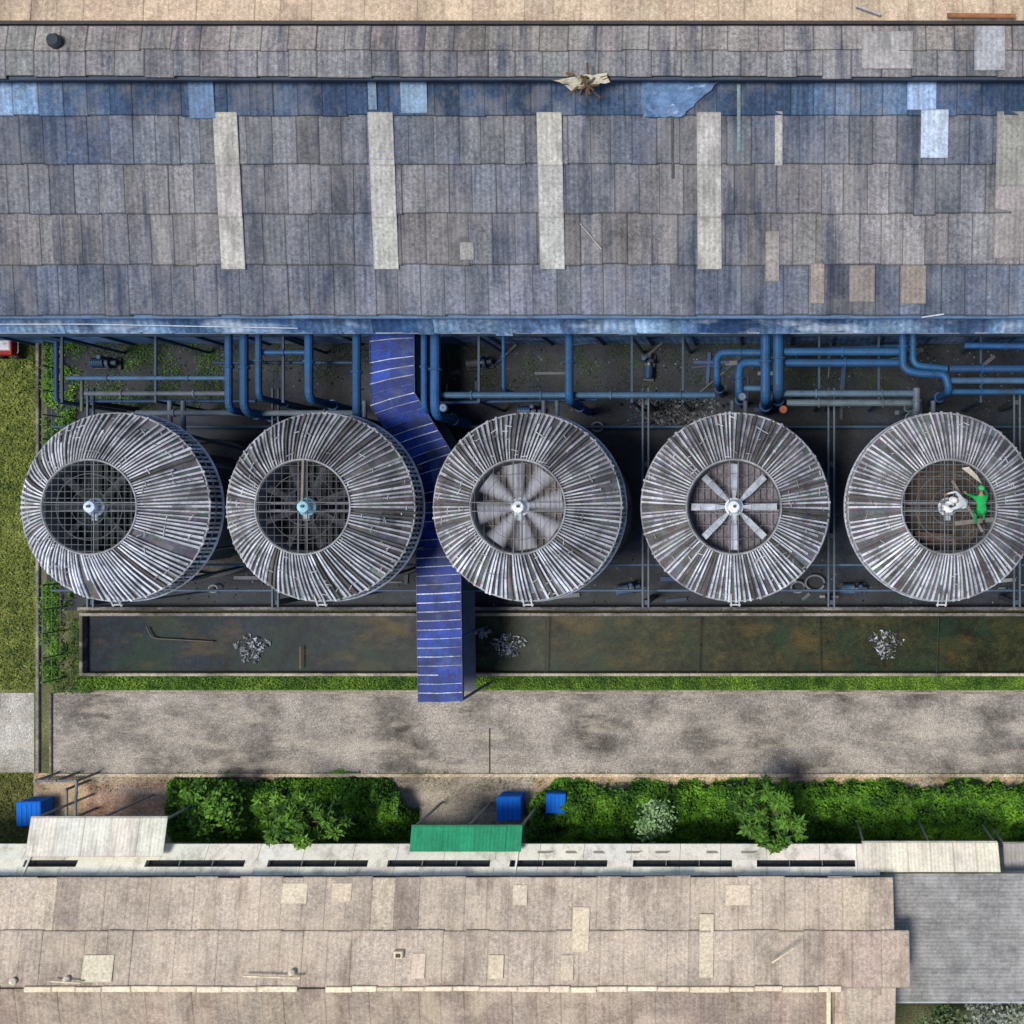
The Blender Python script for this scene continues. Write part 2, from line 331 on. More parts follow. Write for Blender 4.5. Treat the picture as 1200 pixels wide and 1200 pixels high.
mb.build('skylight_strips',[surf('fibreglass_sheet',s1=1,a=.25,s2=9,b=.4,corr=0,period=.19,edge=.2,dirt=lin(110,108,104),dirtamt=.7,dscale=1.0,dstretch=(2,.5,1))],fac)
def tarp(name,poly,z,cols,rough=.25,n=14,mat=M_paint):
    mb=MB(); A,B,C,D=[Vector(p) for p in poly]; vs=[]
    for i in range(n+1):
        for j in range(n+1):
            s,t=i/n,j/n; p=(A*(1-s)+B*s)*(1-t)+(D*(1-s)+C*s)*t
            p=p+Vector((mn.noise(p*3)*.12,mn.noise(p*3+Vector((5,5,5)))*.12,abs(mn.noise(p*2.2))*rough)); vs.append(p)
    fs=[];cc=[]
    for i in range(n):
        for j in range(n):
            k=i*(n+1)+j; fs.append((k,k+n+1,k+n+2,k+1)); cc.append(jit(cols[int(R()*len(cols))] if R()<.1 else cols[0],.12))
    mb.add(vs,fs,cc); return mb.build(name,[mat])
def SR(u,v): 
    z=8.95-(v-90)/280*.95+.1; return S(u,v,z)
tarp('blue_tarpaulin',[SR(752,138),SR(800,136),SR(852,88),SR(752,90)],0,[lin(86,116,152),lin(130,158,188)],.14)
tarp('cream_tarpaulin',[S(648,95,9.75),S(672,106,9.6),S(714,98,9.6),S(712,86,9.75)],0,[lin(190,184,160),lin(110,90,60)],.3,8)
mb=MB(); c=S(684,97,9.9)
for k in range(14): a=c+Vector((U(-.3,.3),U(-.25,.25),U(-.1,.25))); mb.beam(a,a+Vector((U(-.5,.5),U(-.4,.4),U(-.05,.1))),.07,.04,jit(lin(84,64,38),.3))
mb.build('scrap_timber_pile',[M_paint])
mb=MB(); mb.tube([SR(1080,402-30),SR(1106,368)],.03,lin(190,195,200)); mb.tube([SR(680,262),SR(705,292)],.02,lin(170,160,150)); mb.tube([S(1002,6,9.7),S(1032,17,9.7)],.05,lin(180,170,160)); mb.tube([S(1110,18,9.75),S(1190,19,9.75)],.08,lin(150,98,62)); mb.build('loose_roof_pipes',[M_paint])
mb=MB(); mb.lathe([(0.005,9.95),(.2,9.95),(.26,9.85),(.26,9.6)],lin(46,52,58),seg=16,ctr=(S(64,48,9.8).x,S(64,48,9.8).y,0)); mb.build('roof_vent',[M_paint])

# ------------------------------------------------------------------ cooling towers
def tower(u_top,kind,base_tint,seed,dirty):
    random.seed(seed)
    c=S(u_top,594,9.0); c.z=0; root=empty('cooling_tower',c)
    ro,rr_,zo,zr_=1.70,3.53,9.0,7.5
    mb=MB(); seg=120
    vs=[];fs=[];cc=[]; nr=6
    for i in range(nr+1):
        t=i/nr; r=ro+(rr_-ro)*t; z=zo-.04-(zo-zr_)*t+.14*math.sin(math.pi*t)
        for k in range(seg): th=2*math.pi*k/seg; vs.append((r*math.cos(th),r*math.sin(th),z+U(-.012,.012)))
    for i in range(nr):
        for k in range(seg):
            fs.append((i*seg+k,(i+1)*seg+k,(i+1)*seg+(k+1)%seg,i*seg+(k+1)%seg)); a_=6.283*k/seg; q=mn.noise(Vector((math.cos(a_)*3,math.sin(a_)*3,seed+i*.4)))
            cc.append(tuple(x*(.7+.6*q)*U(.8,1.2) for x in lin(116,115,117)))
    mb.add(vs,fs,cc); mb.build('canopy_shell',[M_slat],root)
    mb=MB(); ns=112
    for k in range(ns):
        if R()<.02: continue
        th=2*math.pi*(k+U(-.14,.14))/ns; th2=th+U(-.012,.012)
        q=mn.noise(Vector((math.cos(th)*2.0,math.sin(th)*2.0,seed)))
        north_shade=.5+.5*math.sin(th)   # sun side put in the colour: north slats darker and warmer
        g=base_tint*(1+.5*q)*U(.72,1.2)*(1.14-.3*north_shade); col=(g*(.95+.05*north_shade),g*.975,g*(1.05-.07*north_shade))
        if R()<dirty: col=jit(lin(96,90,86),.3)
        w1=U(.034,.05); w2=U(.065,.105)
        t0=U(-.01,.04); t1=U(.97,1.03); n=4
        if R()<.04: t1=U(.5,.9)
        kk=1.0
        for j in range(n):
            ta=t0+(t1-t0)*j/n; tb=t0+(t1-t0)*(j+1)/n
            def pt(t): 
                r=ro+(rr_-ro)*t; a=th+(th2-th)*t; return Vector((r*math.cos(a),r*math.sin(a),zo+.03-(zo-zr_)*t+.14*math.sin(math.pi*min(1,max(0,t)))))
            kk=U(.88,1.1)*(.62 if R()<.06+dirty*.4 else 1)
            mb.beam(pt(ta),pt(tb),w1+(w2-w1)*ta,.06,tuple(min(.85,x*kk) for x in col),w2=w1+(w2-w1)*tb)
    for k in range(60):
        th=U(0,6.28); t=U(.05,.97); r=ro+(rr_-ro)*t; z=zo+.08-(zo-zr_)*t+.14*math.sin(math.pi*t); p=Vector((r*math.cos(th),r*math.sin(th),z)); d=Vector((-math.sin(th),math.cos(th),0)); l=U(.03,.16)
        mb.beam(p-d*l,p+d*l+Vector((math.cos(th),math.sin(th),-.8))*U(-.12,.12),.03,.02,jit(lin(150,150,152),.5))
    def ring(r,z,tr,col,sg=64,jitz=0):
        pts=[(r*math.cos(2*math.pi*k/sg),r*math.sin(2*math.pi*k/sg),z+U(-jitz,jitz)) for k in range(sg+1)]; mb.tube(pts,tr,col,seg=6,cap=False)
    ring(ro+.02,zo+.04,.03,lin(150,150,150)); ring(rr_,zr_+.0,.035,lin(150,150,154),jitz=.01); ring(rr_+.03,zr_-.38,.03,lin(110,114,120)); ring(rr_+.05,zr_-.85,.055,lin(180,185,195))
    for k in range(ns):
        th=2*math.pi*(k+U(-.2,.2))/ns; g=base_tint*U(.5,1.2)
        mb.beam((rr_*math.cos(th),rr_*math.sin(th),zr_),((rr_+.05)*math.cos(th),(rr_+.05)*math.sin(th),zr_-.85),.085,.03,(g,g*1.02,g*1.08),up=(math.cos(th),math.sin(th),0))
    mb.build('radial_slats',[M_slat],root)
    mb=MB(); mb.lathe([(3.45,7.45),(3.45,6.65),(2.9,5.9),(2.35,5.0),(2.3,1.0)],lin(62,64,68),seg=48)
    mb.lathe([(3.05,0),(3.05,1.0),(2.9,1.0),(2.9,.6),(2.3,.6)],lin(80,78,74),seg=40)
    for k in range(12):
        th=2*math.pi*k/12; mb.beam((3.35*math.cos(th),3.35*math.sin(th),6.7),(2.95*math.cos(th),2.95*math.sin(th),.9),.1,.1,lin(70,80,90))
    mb.build('body',[M_dark],root)
    light=kind in('fan','spin'); dep=1.0 if light else 1.45
    mb=MB(); mb.lathe([(ro+.05,zo-.1),(ro+.03,zo+.02),(ro-.03,zo+.02),(ro-.06,zo-.7),(ro-.0,zo-dep)],lin(110,108,108),seg=64)
    mb.build('fan_shroud',[M_slat],root)
    mb=MB(); inner={'grid':lin(36,44,44),'dark':lin(44,46,48),'fan':lin(106,102,108),'spin':lin(112,107,106),'open':lin(66,58,52)}[kind]
    mb.lathe([(ro,zo-dep),(0.01,zo-dep)],inner,seg=48)
    for k in range(-7,8):
        x=k*.23; l=math.sqrt(max(0,(ro-.08)**2-x*x)); b=jit(tuple(i*(1.1 if light else 1.7) for i in inner),.3)
        mb.beam((x,-l,zo-dep+.06),(x,l,zo-dep+.06),.05,.08,b)
        if k%2: mb.beam((-l,x,zo-dep+.14),(l,x,zo-dep+.14),.04,.05,jit(b,.2))
    mb.build('fill_pack',[M_dark],root)
    mb=MB(); rot=U(0,.7)
    if kind=='fan': rot=.0
    bz=zo-.6; bc=lin(104,106,110)
    mb.beam((-ro+.05,.12,bz),(ro-.05,.12,bz),.06,.1,bc); mb.beam((-ro+.05,-.12,bz),(ro-.05,-.12,bz),.06,.1,bc)
    hubc=lin(235,236,236) if kind!='dark' else lin(150,200,214)
    if kind=='grid': hubc=lin(195,210,225)
    mb.lathe([(.26,bz),(.34,zo-.45),(.34,zo-.3),(.28,zo-.22),(.24,zo-.05),(.2,zo+.05),(.1,zo+.1),(.005,zo+.12)],hubc,seg=24)
    mb.lathe([(.06,zo+.1),(.06,zo+.17),(.005,zo+.18)],lin(80,80,85),seg=10,ctr=(.03,.02,0))
    mb.box(-.12,.12,-.5,-.24,zo-.5,zo-.24,lin(160,170,175),bev=.03)
    mb.build('motor_hub',[M_paint],root)
    mb=MB()
    if kind!='open':
        nb=8; zf=zo-.32; wide=kind=='spin'; colb={'fan':lin(170,175,182),'spin':lin(200,200,205),'grid':lin(36,40,44),'dark':lin(48,49,52)}[kind]
        for b in range(nb):
            th=rot+2*math.pi*b/nb; d=Vector((math.cos(th),math.sin(th),0)); sd_=Vector((-d.y,d.x,0)); vs=[];n=6
            for j in range(n+1):
                t=j/n; r=.28+(ro-.42)*t
                if wide: hw=.05+r*.27
                else: hw=.045+.06*min(1,t*3)+(.02*t)
                for s in (-1,0,1):
                    vs.append(d*r+sd_*s*hw+Vector((0,0,zf+s*hw*((.12 if wide else .45)-.1*t)+(.02 if s==0 else 0))))
            fs=[];uv=[]
            for j in range(n):
                for s in range(2): k=j*3+s; fs.append((k,k+3,k+4,k+1)); uv.append([(s/2,j/n),(s/2,(j+1)/n),((s+1)/2,(j+1)/n),((s+1)/2,j/n)])
            mb.add(vs,fs,jit(colb,.12),0,uv)
        mb.build('fan_blades',[M_blur if wide else M_paint],root,smooth=True)
    mb=MB(); gc=lin(108,112,114) if kind in('grid','open') else lin(96,96,98)
    wr=.009 if kind in('fan','spin') else .011
    st={'grid':.24,'dark':.28,'fan':.34,'spin':.34,'open':.26}[kind]; k=-ro+st*.4
    while k<ro:
        l=math.sqrt(max(0,ro*ro-k*k)); 
        if kind!='fan': mb.tube([(k,-l,zo+.02),(k+U(-.01,.01),l,zo+.02)],wr,gc,seg=4)
        if not light: mb.tube([(-l,k,zo+.035),(l,k+U(-.01,.01),zo+.035)],wr,gc,seg=4)
        k+=st
    for (dx,dy) in ((1,0),(0,1)) :
        if kind=='fan' and dx: continue
        for o in (-.16,.16): l=math.sqrt(ro*ro-o*o); mb.beam((-l*dx+o*dy,-l*dy+o*dx,zo+.0),(l*dx+o*dy,l*dy+o*dx,zo+.0),.03,.05,gc)
    if kind=='dark': mb.beam((.02,.2,zo+.1),(.05,ro,zo+.08),.08,.07,lin(120,110,100))
    for r in (.65,1.2): 
        pts=[(r*math.cos(2*math.pi*k/40),r*math.sin(2*math.pi*k/40),zo+.025) for k in range(41)]; mb.tube(pts,wr,gc,seg=4,cap=False)
    if kind=='open':
        mb.add([(.45,1.4,zo+.06),(1.2,.8,zo+.06),(1.0,1.15,zo+.07),(.7,1.45,zo+.07)],[(0,1,2,3)],lin(170,162,146))
        mb.beam((-1.1,-1.05,zo-.9),(.3,-1.15,zo-.9),.3,.04,lin(80,56,46)); mb.beam((.2,-.6,zo+.05),(1.6,-.45,zo+.05),.16,.04,lin(110,104,96)); mb.beam((.1,.95,zo+.06),(1.2,-.9,zo+.06),.1,.04,lin(110,104,96))
    mb.build('fan_guard',[M_paint],root)
    mb=MB(); 
    for s in (-1,1): mb.beam((s*.15,-rr_+.3,zr_+.3),(s*.15,-rr_-.2,zr_-.1),.05,.05,lin(190,190,190))
    mb.beam((-.2,-rr_-.15,zr_-.08),(.2,-rr_-.15,zr_-.08),.05,.05,lin(190,190,190)); mb.tube([(0,-rr_-.12,zr_-.1),(0,-rr_-.12,1.0)],.04,lin(90,100,110),seg=6)
    mb.build('access_bracket',[M_paint],root)
    return c
cs=[tower(105,'grid',.60,1,.04),tower(355,'dark',.46,2,.1),tower(607,'spin',.50,3,.1),tower(860,'fan',.55,4,.22),tower(1112,'open',.58,5,.08)]
tower(1364,'fan',.5,6,.2)
random.seed(11)

# ------------------------------------------------------------------ yard structures
mb=MB(); bl=lin(40,66,92)
for v in (662,692): 
    a=S(60,v,2.4); mb.box(a.x,45,a.y-.05,a.y+.05,2.25,2.4,jit(lin(60,84,110),.1),bev=.02)
a=S(60,500,1.2); mb.box(a.x,45,a.y-.06,a.y+.06,1.05,1.2,bl,bev=.02)
xs=[(a.x+b.x)/2 for a,b in zip(cs[:-1],cs[1:])]+[cs[0].x-3.9,cs[-1].x+3.9]
for x in xs:
    if abs(x+12.9)<.6: continue
    for dx in (-.12,.12): mb.box(x+dx-.04,x+dx+.04,-4.0,5.2,3.0,3.1,lin(84,96,108),bev=.01)
    for y in (-3.8,-1,2,4.6): mb.box(x-.1,x+.1,y-.1,y+.1,0,3.0,lin(60,66,72))
mb.build('basin_support_frame',[M_paint])
mb=MB()
for (u,v,r) in ((955,683,.42),(935,688,.3),(250,690,.2),(700,500,.25)):
    c=S(u,v,.3); mb.tube([(c.x+r*math.cos(t*.35),c.y+r*math.sin(t*.35)*.8,.3) for t in range(18)],.05,lin(120,122,126),seg=6)
mb.build('hose_coil',[M_paint])
def pump(u,v,rot,col):
    c=S(u,v,.5); e=empty('water_pump',(c.x,c.y,0)); mb=MB(); mb.box(-.6,.6,-.25,.25,0,.15,lin(60,60,60),bev=.02)
    mb.tube([(-.5,0,.45),(.05,0,.45)],.2,col,seg=14); 
    for k in range(6): mb.tube([(-.45+k*.08,0,.45),(-.43+k*.08,0,.45)],.225,col,seg=14)
    mb.tube([(.05,0,.45),(.2,0,.45)],.06,lin(130,130,130)); mb.tube([(.2,0,.45),(.34,0,.45)],.27,lin(52,70,90),seg=16); mb.tube([(.34,0,.45),(.6,0,.45)],.11,lin(52,70,90)); mb.tube([(.27,.15,.55),(.27,.15,1.2)],.09,lin(50,80,110))
    mb.build('pump_set',[M_paint],e); e.rotation_euler[2]=rot
for q in ((120,425,0,lin(34,70,98)),(395,500,1.57,lin(60,90,120)),(560,425,.1,lin(72,80,88)),(620,482,0,lin(50,90,130)),(760,430,1.5,lin(34,60,88)),(735,690,.2,lin(80,100,120)),(1000,690,0,lin(80,116,144))): pump(*q)

# ------------------------------------------------------------------ pipes
pr=empty('pipe_network')
mb=MB(); B=lin(34,78,122); B2=lin(62,92,120); G=lin(90,102,112); D=lin(30,58,90)
def pipe(pts,z,r=.14,c=B,drop=None,fl=True):
    P=[S(u,v,z) for (u,v) in pts]
    if drop is not None: P.append(Vector((P[-1].x,P[-1].y,drop)))
    F=fillet(P,r*2.6); mb.tube(F,r,jit(c,.15,.06),seg=12)
    for a,b in zip(P[:-1],P[1:]):
        d=(b-a); L_=d.length
        if L_<1 or not fl: continue
        d.normalize(); k=max(1,int(L_/2.6))
        for i in range(k):
            q=a+d*(L_*(i+.5)/k); mb.tube([q-d*.04,q+d*.04],r*1.4,jit(c,.2),seg=12)
for (u,v1,r) in ((268,480,.15),(286,482,.17),(303,466,.13),(362,468,.17),(418,492,.17),(497,480,.13),(510,486,.2),(667,470,.17),(590,456,.07)):
    pipe([(u,380),(u,v1)],4.8,r,B,drop=.3)
pipe([(78,443),(268,443)],4.2,.09,B2); pipe([(100,461),(270,461)],4.0,.1,G); pipe([(160,484),(425,484)],3.6,.12,G); pipe([(90,470),(300,470)],3.0,.07,D)
pipe([(66,400),(66,470)],4.0,.09,D,drop=.2); pipe([(82,440),(96,440),(96,482)],3.6,.07,lin(90,90,80))
pipe([(303,413),(362,413)],4.6,.1,B); pipe([(250,425),(418,425)],3.6,.07,D)
pipe([(512,463),(838,463)],4.4,.13,lin(64,94,124)); pipe([(512,472),(700,468)],3.4,.07,D)
pipe([(897,380),(897,468)],5.0,.2,B,drop=.3); pipe([(912,380),(912,460)],5.0,.22,B,drop=.3)
pipe([(895,413),(840,413),(840,448)],4.6,.15,B,drop=.3); pipe([(893,425),(866,425),(866,462)],4.4,.17,B,drop=.3)
pipe([(918,412),(1056,412)],4.8,.16,B); pipe([(918,425),(1062,425)],4.6,.16,B); pipe([(840,413),(1060,405)],3.4,.08,D)
pipe([(918,461),(1072,461)],4.4,.13,lin(80,100,118)); pipe([(922,472),(1072,472)],4.2,.14,G,drop=.2); pipe([(870,455),(918,455)],4.2,.12,B2)
pipe([(1058,380),(1058,433),(1078,438),(1108,438),(1112,458)],5.0,.16,B,drop=.3); pipe([(1070,380),(1070,428),(1110,432)],5.2,.13,B)
pipe([(1112,432),(1420,432)],4.8,.15,B); pipe([(1112,446),(1420,446)],4.6,.13,B2); pipe([(1112,459),(1420,459)],4.4,.12,B); pipe([(1130,405),(1420,408)],4.8,.12,B)
pipe([(1074,455),(1074,484)],4.4,.15,G,drop=.3)
for i,c in enumerate(cs): 
    for dx in ((-.25,.3) if i!=1 else (.1,)): mb.tube(fillet([(c.x+dx,4.6,3.6),(c.x+dx,3.6,3.6),(c.x+dx,2.2,3.4)],.4),.1,jit(lin(80,92,104),.2))
mb.build('pipes',[M_paint],pr,smooth=False)
mb=MB()
for u in (70,180,330,560,740,800,960,1030,1150,1260):
    a=S(u,470,4.2); b=S(u,395,4.2)
    for q in (a,b): mb.beam((q.x,q.y,0),(q.x,q.y,4.1),.1,.1,lin(46,66,88),up=(0,1,0))
    mb.beam((a.x,a.y,4.05),(b.x,b.y,4.05),.09,.09,lin(44,62,82))
mb.build('pipe_rack',[M_paint],pr)
mb=MB()
for (u,v) in ((918,480),(520,478),(870,465)):
    c=S(u,v,4.7); mb.lathe([(.02,.12),(.14,.12),(.17,.06),(.14,0),(.08,-.1),(.08,-.4)],lin(150,80,50) if u==918 else lin(90,110,130),seg=14,ctr=c)
mb.build('valves',[M_paint],pr)

# ------------------------------------------------------------------ covered walkway
cwk=empty('covered_walkway'); mb=MB(); zW=4.3
pathp=[S(459,375,zW),S(460,468,zW),S(505,540,zW),S(513,600,zW),S(516,822,zW)]
hw=.87
def mitre(i):
    P=pathp
    d1=(P[i]-P[i-1]).normalized() if i>0 else (P[1]-P[0]).normalized(); d2=(P[i+1]-P[i]).normalized() if i<len(P)-1 else d1
    n1=Vector((d1.y,-d1.x,0)); n2=Vector((d2.y,-d2.x,0)); m=(n1+n2).normalized(); return m/max(.5,m.dot(n1))
blu=lin(22,54,136)
for i in range(len(pathp)-1):
    A,B_=pathp[i],pathp[i+1]; ma,mb_=mitre(i),mitre(i+1); n=max(2,int((B_-A).length/.36))
    for k in range(n):
        t0,t1=k/n,(k+1)/n; a=A.lerp(B_,t0);b=A.lerp(B_,t1);na=ma.lerp(mb_,t0);nb_=ma.lerp(mb_,t1)
        z0=Vector((0,0,.16)); q=jit(blu,.45,.1); q2=jit(tuple(x*.75 for x in q),.15)  # slope shading put in the colour; skirts take the same darker blue
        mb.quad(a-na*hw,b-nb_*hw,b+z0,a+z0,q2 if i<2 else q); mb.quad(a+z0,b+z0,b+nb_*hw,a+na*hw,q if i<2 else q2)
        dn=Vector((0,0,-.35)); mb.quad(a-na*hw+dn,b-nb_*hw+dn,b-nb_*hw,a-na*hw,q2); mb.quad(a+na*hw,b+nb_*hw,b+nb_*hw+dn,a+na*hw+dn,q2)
        o=Vector((0,0,.03)); wc=jit(lin(190,196,214),.35) if R()<.8 else jit(lin(70,86,140),.2); ww=U(.022,.045)
        if R()<.93: mb.beam(a-na*(hw+.02)+o,a+z0+o,ww,.03,wc)
        if R()<.93: mb.beam(a+z0+o,a+na*(hw+.02)+o,ww,.03,wc)
    for s in (-1,1): mb.tube([A+ma*s*(hw+.03),B_+mb_*s*(hw+.03)],.025,lin(60,74,116),seg=6)
mb.build('roof_panels',[surf('blue_roof_panel',s1=1.2,a=.35,s2=10,b=.4,rough=.5,spec=.3,dirt=lin(84,98,130),dirtamt=.5,dscale=1.5,dirt2=lin(10,22,60),d2amt=.6,d2scale=1.1)],cwk)
mb=MB()
for i in range(len(pathp)-1):
    A,B_=pathp[i],pathp[i+1]; n=max(1,int((B_-A).length/2.2)); ma=mitre(i); mb2=mitre(i+1)
    for k in range(n+1):
        for s in (-1,1):
            p=A.lerp(B_,k/n)+ma.lerp(mb2,k/n)*s*(hw-.08); mb.beam((p.x,p.y,0),(p.x,p.y,zW-.1),.09,.09,lin(60,80,120),up=(0,1,0))
    mb.quad(A-ma*.8+Vector((0,0,-2.3)),B_-mb2*.8+Vector((0,0,-2.3)),B_+mb2*.8+Vector((0,0,-2.3)),A+ma*.8+Vector((0,0,-2.3)),lin(70,76,90))
mb.build('frame_and_deck',[M_paint],cwk)

# ------------------------------------------------------------------ warehouse (bottom)
wh=empty('warehouse_building')
YW=S(0,1030,4.7).y; xR=S(1033,0,4.7).x; YRg=S(0,1157,5.5).y
def t_tan(x,i):
    q=R(); c=lin(180,165,148); g=U(.93,1.07)
    if q<.04: c=lin(200,184,162)
    elif q<.1: c=lin(158,144,130)
    n=mn.noise(Vector((x*.2,i,9))); return tuple(b*g*(1+.2*n) for b in c)
mb=MB(); yA,yB,yC=YRg,YRg+(YW-YRg)*.5,YW
roof_sheets(mb,-60,xR-.9,[(yA,5.5),(yB,5.1),(yC,4.7)],.9,t_tan)
mb.build('north_roof_sheets',[M_tan],wh)
mb=MB(); roof_sheets(mb,-60,xR-.9,[(yA-.05,5.5),(yA-1.9,5.15),(yA-3.8,4.8),(yA-5.5,4.5)],.9,lambda x,i:jit(lin(154,138,122),.1)); mb.build('south_roof_sheets',[M_tan],wh)
mb=MB(); wc=lin(214,208,188)
mb.box(-60,xR,YW-.4,YW-.15,0,4.6,wc); mb.box(xR-.2,xR,yA-5.3,YW-.4,0,4.6,wc); mb.box(-60,xR-.2,yA-5.5,yA-5.3,0,4.4,wc); mb.box(-60,-59.8,yA-5.3,YW-.4,0,4.4,wc)
mb.add([(xR,yA-5.3,4.6),(xR,YW-.2,4.6),(xR,yA,5.5)],[(0,1,2)],wc)
mb.box(-60,xR+.05,YW-.15,YW-.0,4.36,4.52,lin(64,66,70),bev=.02)
for u in (-60,575,1025,300,730,160,440,870,20): 
    x=S(u,0,4.7).x if u>0 else -50; mb.box(x-.09,x+.09,YW-.15,YW-.0,0,3.3,lin(232,228,212))
mb.build('walls',[M_wall],wh)
mb=MB(); ca=(YW+.0,4.3); cb=(S(0,989,3.5).y,3.5)
def ce(t): return (ca[0]+(cb[0]-ca[0])*t, ca[1]+(cb[1]-ca[1])*t)
slots=[(-100,-15),(30,92),(172,288),(315,432),(455,575),(598,712),(742,858),(887,1002)]
cr0=lin(238,232,214)
def strip(x0,x1,ta,tb,c):
    (y0,z0),(y1,z1)=ce(ta),ce(tb); mb.quad((x0,y1,z1),(x1,y1,z1),(x1,y0,z0),(x0,y0,z0),c); mb.quad((x0,y0,z0-.08),(x1,y0,z0-.08),(x1,y1,z1-.08),(x0,y1,z1-.08),c)
    mb.quad((x0,y1,z1-.08),(x1,y1,z1-.08),(x1,y1,z1),(x0,y1,z1),c)
xe=[-60.0]; 
for s0,s1 in slots: xe+=[S(s0,0,3.9).x,S(s1,0,3.9).x]
xe.append(xR+.0)
x=-60
while x<xR:
    l=min(U(1.6,2.2),xR-x+.001); strip(x,x+l-.015,.48,1.0,jit(cr0,.07)); strip(x,x+l-.015,0,.27,jit(cr0,.07)); x+=l
for i in range(0,len(xe),2): strip(xe[i],xe[i+1],.27,.48,jit(cr0,.04))
for i in range(1,len(xe)-1,2):
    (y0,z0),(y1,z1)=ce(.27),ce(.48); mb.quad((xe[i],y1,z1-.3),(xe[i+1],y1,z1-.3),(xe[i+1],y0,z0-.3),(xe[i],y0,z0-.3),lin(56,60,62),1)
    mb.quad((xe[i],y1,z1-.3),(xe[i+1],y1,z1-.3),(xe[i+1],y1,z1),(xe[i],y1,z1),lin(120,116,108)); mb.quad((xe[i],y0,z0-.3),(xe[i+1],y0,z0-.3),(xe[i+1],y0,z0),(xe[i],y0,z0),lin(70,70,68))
    n=int((xe[i+1]-xe[i])/1.1)
    for k in range(1,n): xx=xe[i]+(xe[i+1]-xe[i])*k/n; mb.beam((xx,y0,z0-.12),(xx,y1,z1-.12),.04,.05,lin(130,126,118))
for k in range(9):
    xx=S(625+k*34+U(-8,8),0,3.7).x; (y0,z0),(y1,z1)=ce(.7),ce(.78); 
    if R()<.8: mb.quad((xx,y1,z1+.01),(xx+U(.3,.8),y1,z1+.01),(xx+.5,y0,z0+.01),(xx,y0,z0+.01),lin(150,144,130))
for u in (608,1006,36): 
    xx=S(u,0,4).x; mb.beam((xx-.1,ca[0],ca[1]+.04),(xx-.1,cb[0]-.0,cb[1]+.04),.07,.06,lin(245,242,230))
mb.build('eave_canopy',[M_wall,M_glass],wh)
mb=MB()
cr=lin(232,214,184)
x=-60
while x<S(970,0,5.5).x:
    l=U(.8,1.6); 
    if R()<.95: mb.box(x,x+l-.02,yA-.14+U(-.03,.03),yA+.06+U(-.02,.03),5.53,5.6+U(0,.02),jit(cr,.12),bev=.02)
    x+=l
x=S(970,0,5.5).x; mb.box(x-.05,x+.12,yA-5.2,yA+.1,5.0,5.61,jit(cr,.1),bev=.02)
def tp(u0,u1,v0,v1,c_):
    z=5.5-(1157-v0)/127*.8; z2=5.5-(1157-v1)/127*.8; a=S(u0,v0,z);b=S(u1,v1,z2); mb.quad((a.x,b.y,z2+.09),(b.x,b.y,z2+.09),(b.x,a.y,z+.09),(a.x,a.y,z+.09),c_)
for q in ((100,132,1118,1150),(332,360,1034,1058),(602,618,1036,1060),(672,690,1062,1115),(820,836,1070,1145),(574,590,1118,1146),(658,672,1118,1148),(484,498,1116,1146),(390,412,1034,1056),(850,880,1036,1060)):
    tp(*q,jit(lin(212,196,170),.08))
mb.build('roof_patches',[surf('patch_sheet',s1=1,a=.25,s2=9,b=.35,edge=.2,dirt=lin(150,132,112),dirtamt=.6)],wh)
mb=MB()
roof_sheets(mb,xR-2.0,xR+.1,[(yA,5.52),(yB,5.14),(yC,4.74)],1.05,lambda x,i:jit(lin(180,163,145),.04)); roof_sheets(mb,xR-2.0,xR+.1,[(yA,5.52),(yA-1.9,5.17),(yA-3.8,4.82),(yA-5.5,4.52)],1.05,lambda x,i:jit(lin(180,162,144),.04))
mb.box(xR+.08,xR+.16,yA-5.3,YW-.05,4.4,4.6,lin(170,140,116))
mb.build('end_bay_roof',[M_tan],wh)
mb=MB(); a=S(465,1122,5.6)
mb.box(a.x-.18,a.x+.18,a.y-.12,a.y+.18,5.2,5.5,lin(215,200,170),bev=.03); mb.box(a.x-.08,a.x+.1,a.y-.04,a.y+.1,5.45,5.53,lin(60,50,40)); 
for (u,v) in ((12,1152),(75,1150),(340,1142)): p=S(u,v,5.7); mb.lathe([(.12,0),(.14,.1),(.05,.2),(.01,.2)],lin(225,215,190),seg=10,ctr=(p.x,p.y,5.5))
for (u,v,uu,vv) in ((285,1144,352,1146),(905,1128,935,1108),(60,1150,95,1152)):
    p=S(u,v,5.7);q=S(uu,vv,5.7); mb.tube([p,q],.035,lin(220,204,170))
mb.build('roof_fittings',[M_paint],wh)
an=empty('annex_building'); mb=MB(); zA=3.9; a=S(1034,1022,zA);b=S(1420,1171,zA)
roof_sheets(mb,a.x+.1,b.x,[(a.y,zA+.15),(a.y-2.2,zA+.09),(b.y,zA)],.75,lambda x,i: jit(lin(138,136,132),.07,.01),lift=.02); mb.build('metal_roof',[surf('grey_metal_roof',s1=.8,a=.2,s2=6,b=.3,corr=1,period=.16,camt=.14,edge=.15,rough=.6,dirt=lin(90,90,90),dirtamt=.6,dscale=.7,dstretch=(.6,3,1),dirt2=lin(168,166,162),d2amt=.4,d2scale=.8,speck=.3)],an)
mb=MB(); mb.box(a.x+.15,b.x,b.y+.1,a.y-.15,0,zA-.1,lin(200,195,180)); mb.box(a.x+.1,b.x,b.y-.14,b.y-.06,zA-.1,zA+.06,lin(170,172,175),bev=.01); mb.build('walls',[M_wall],an)
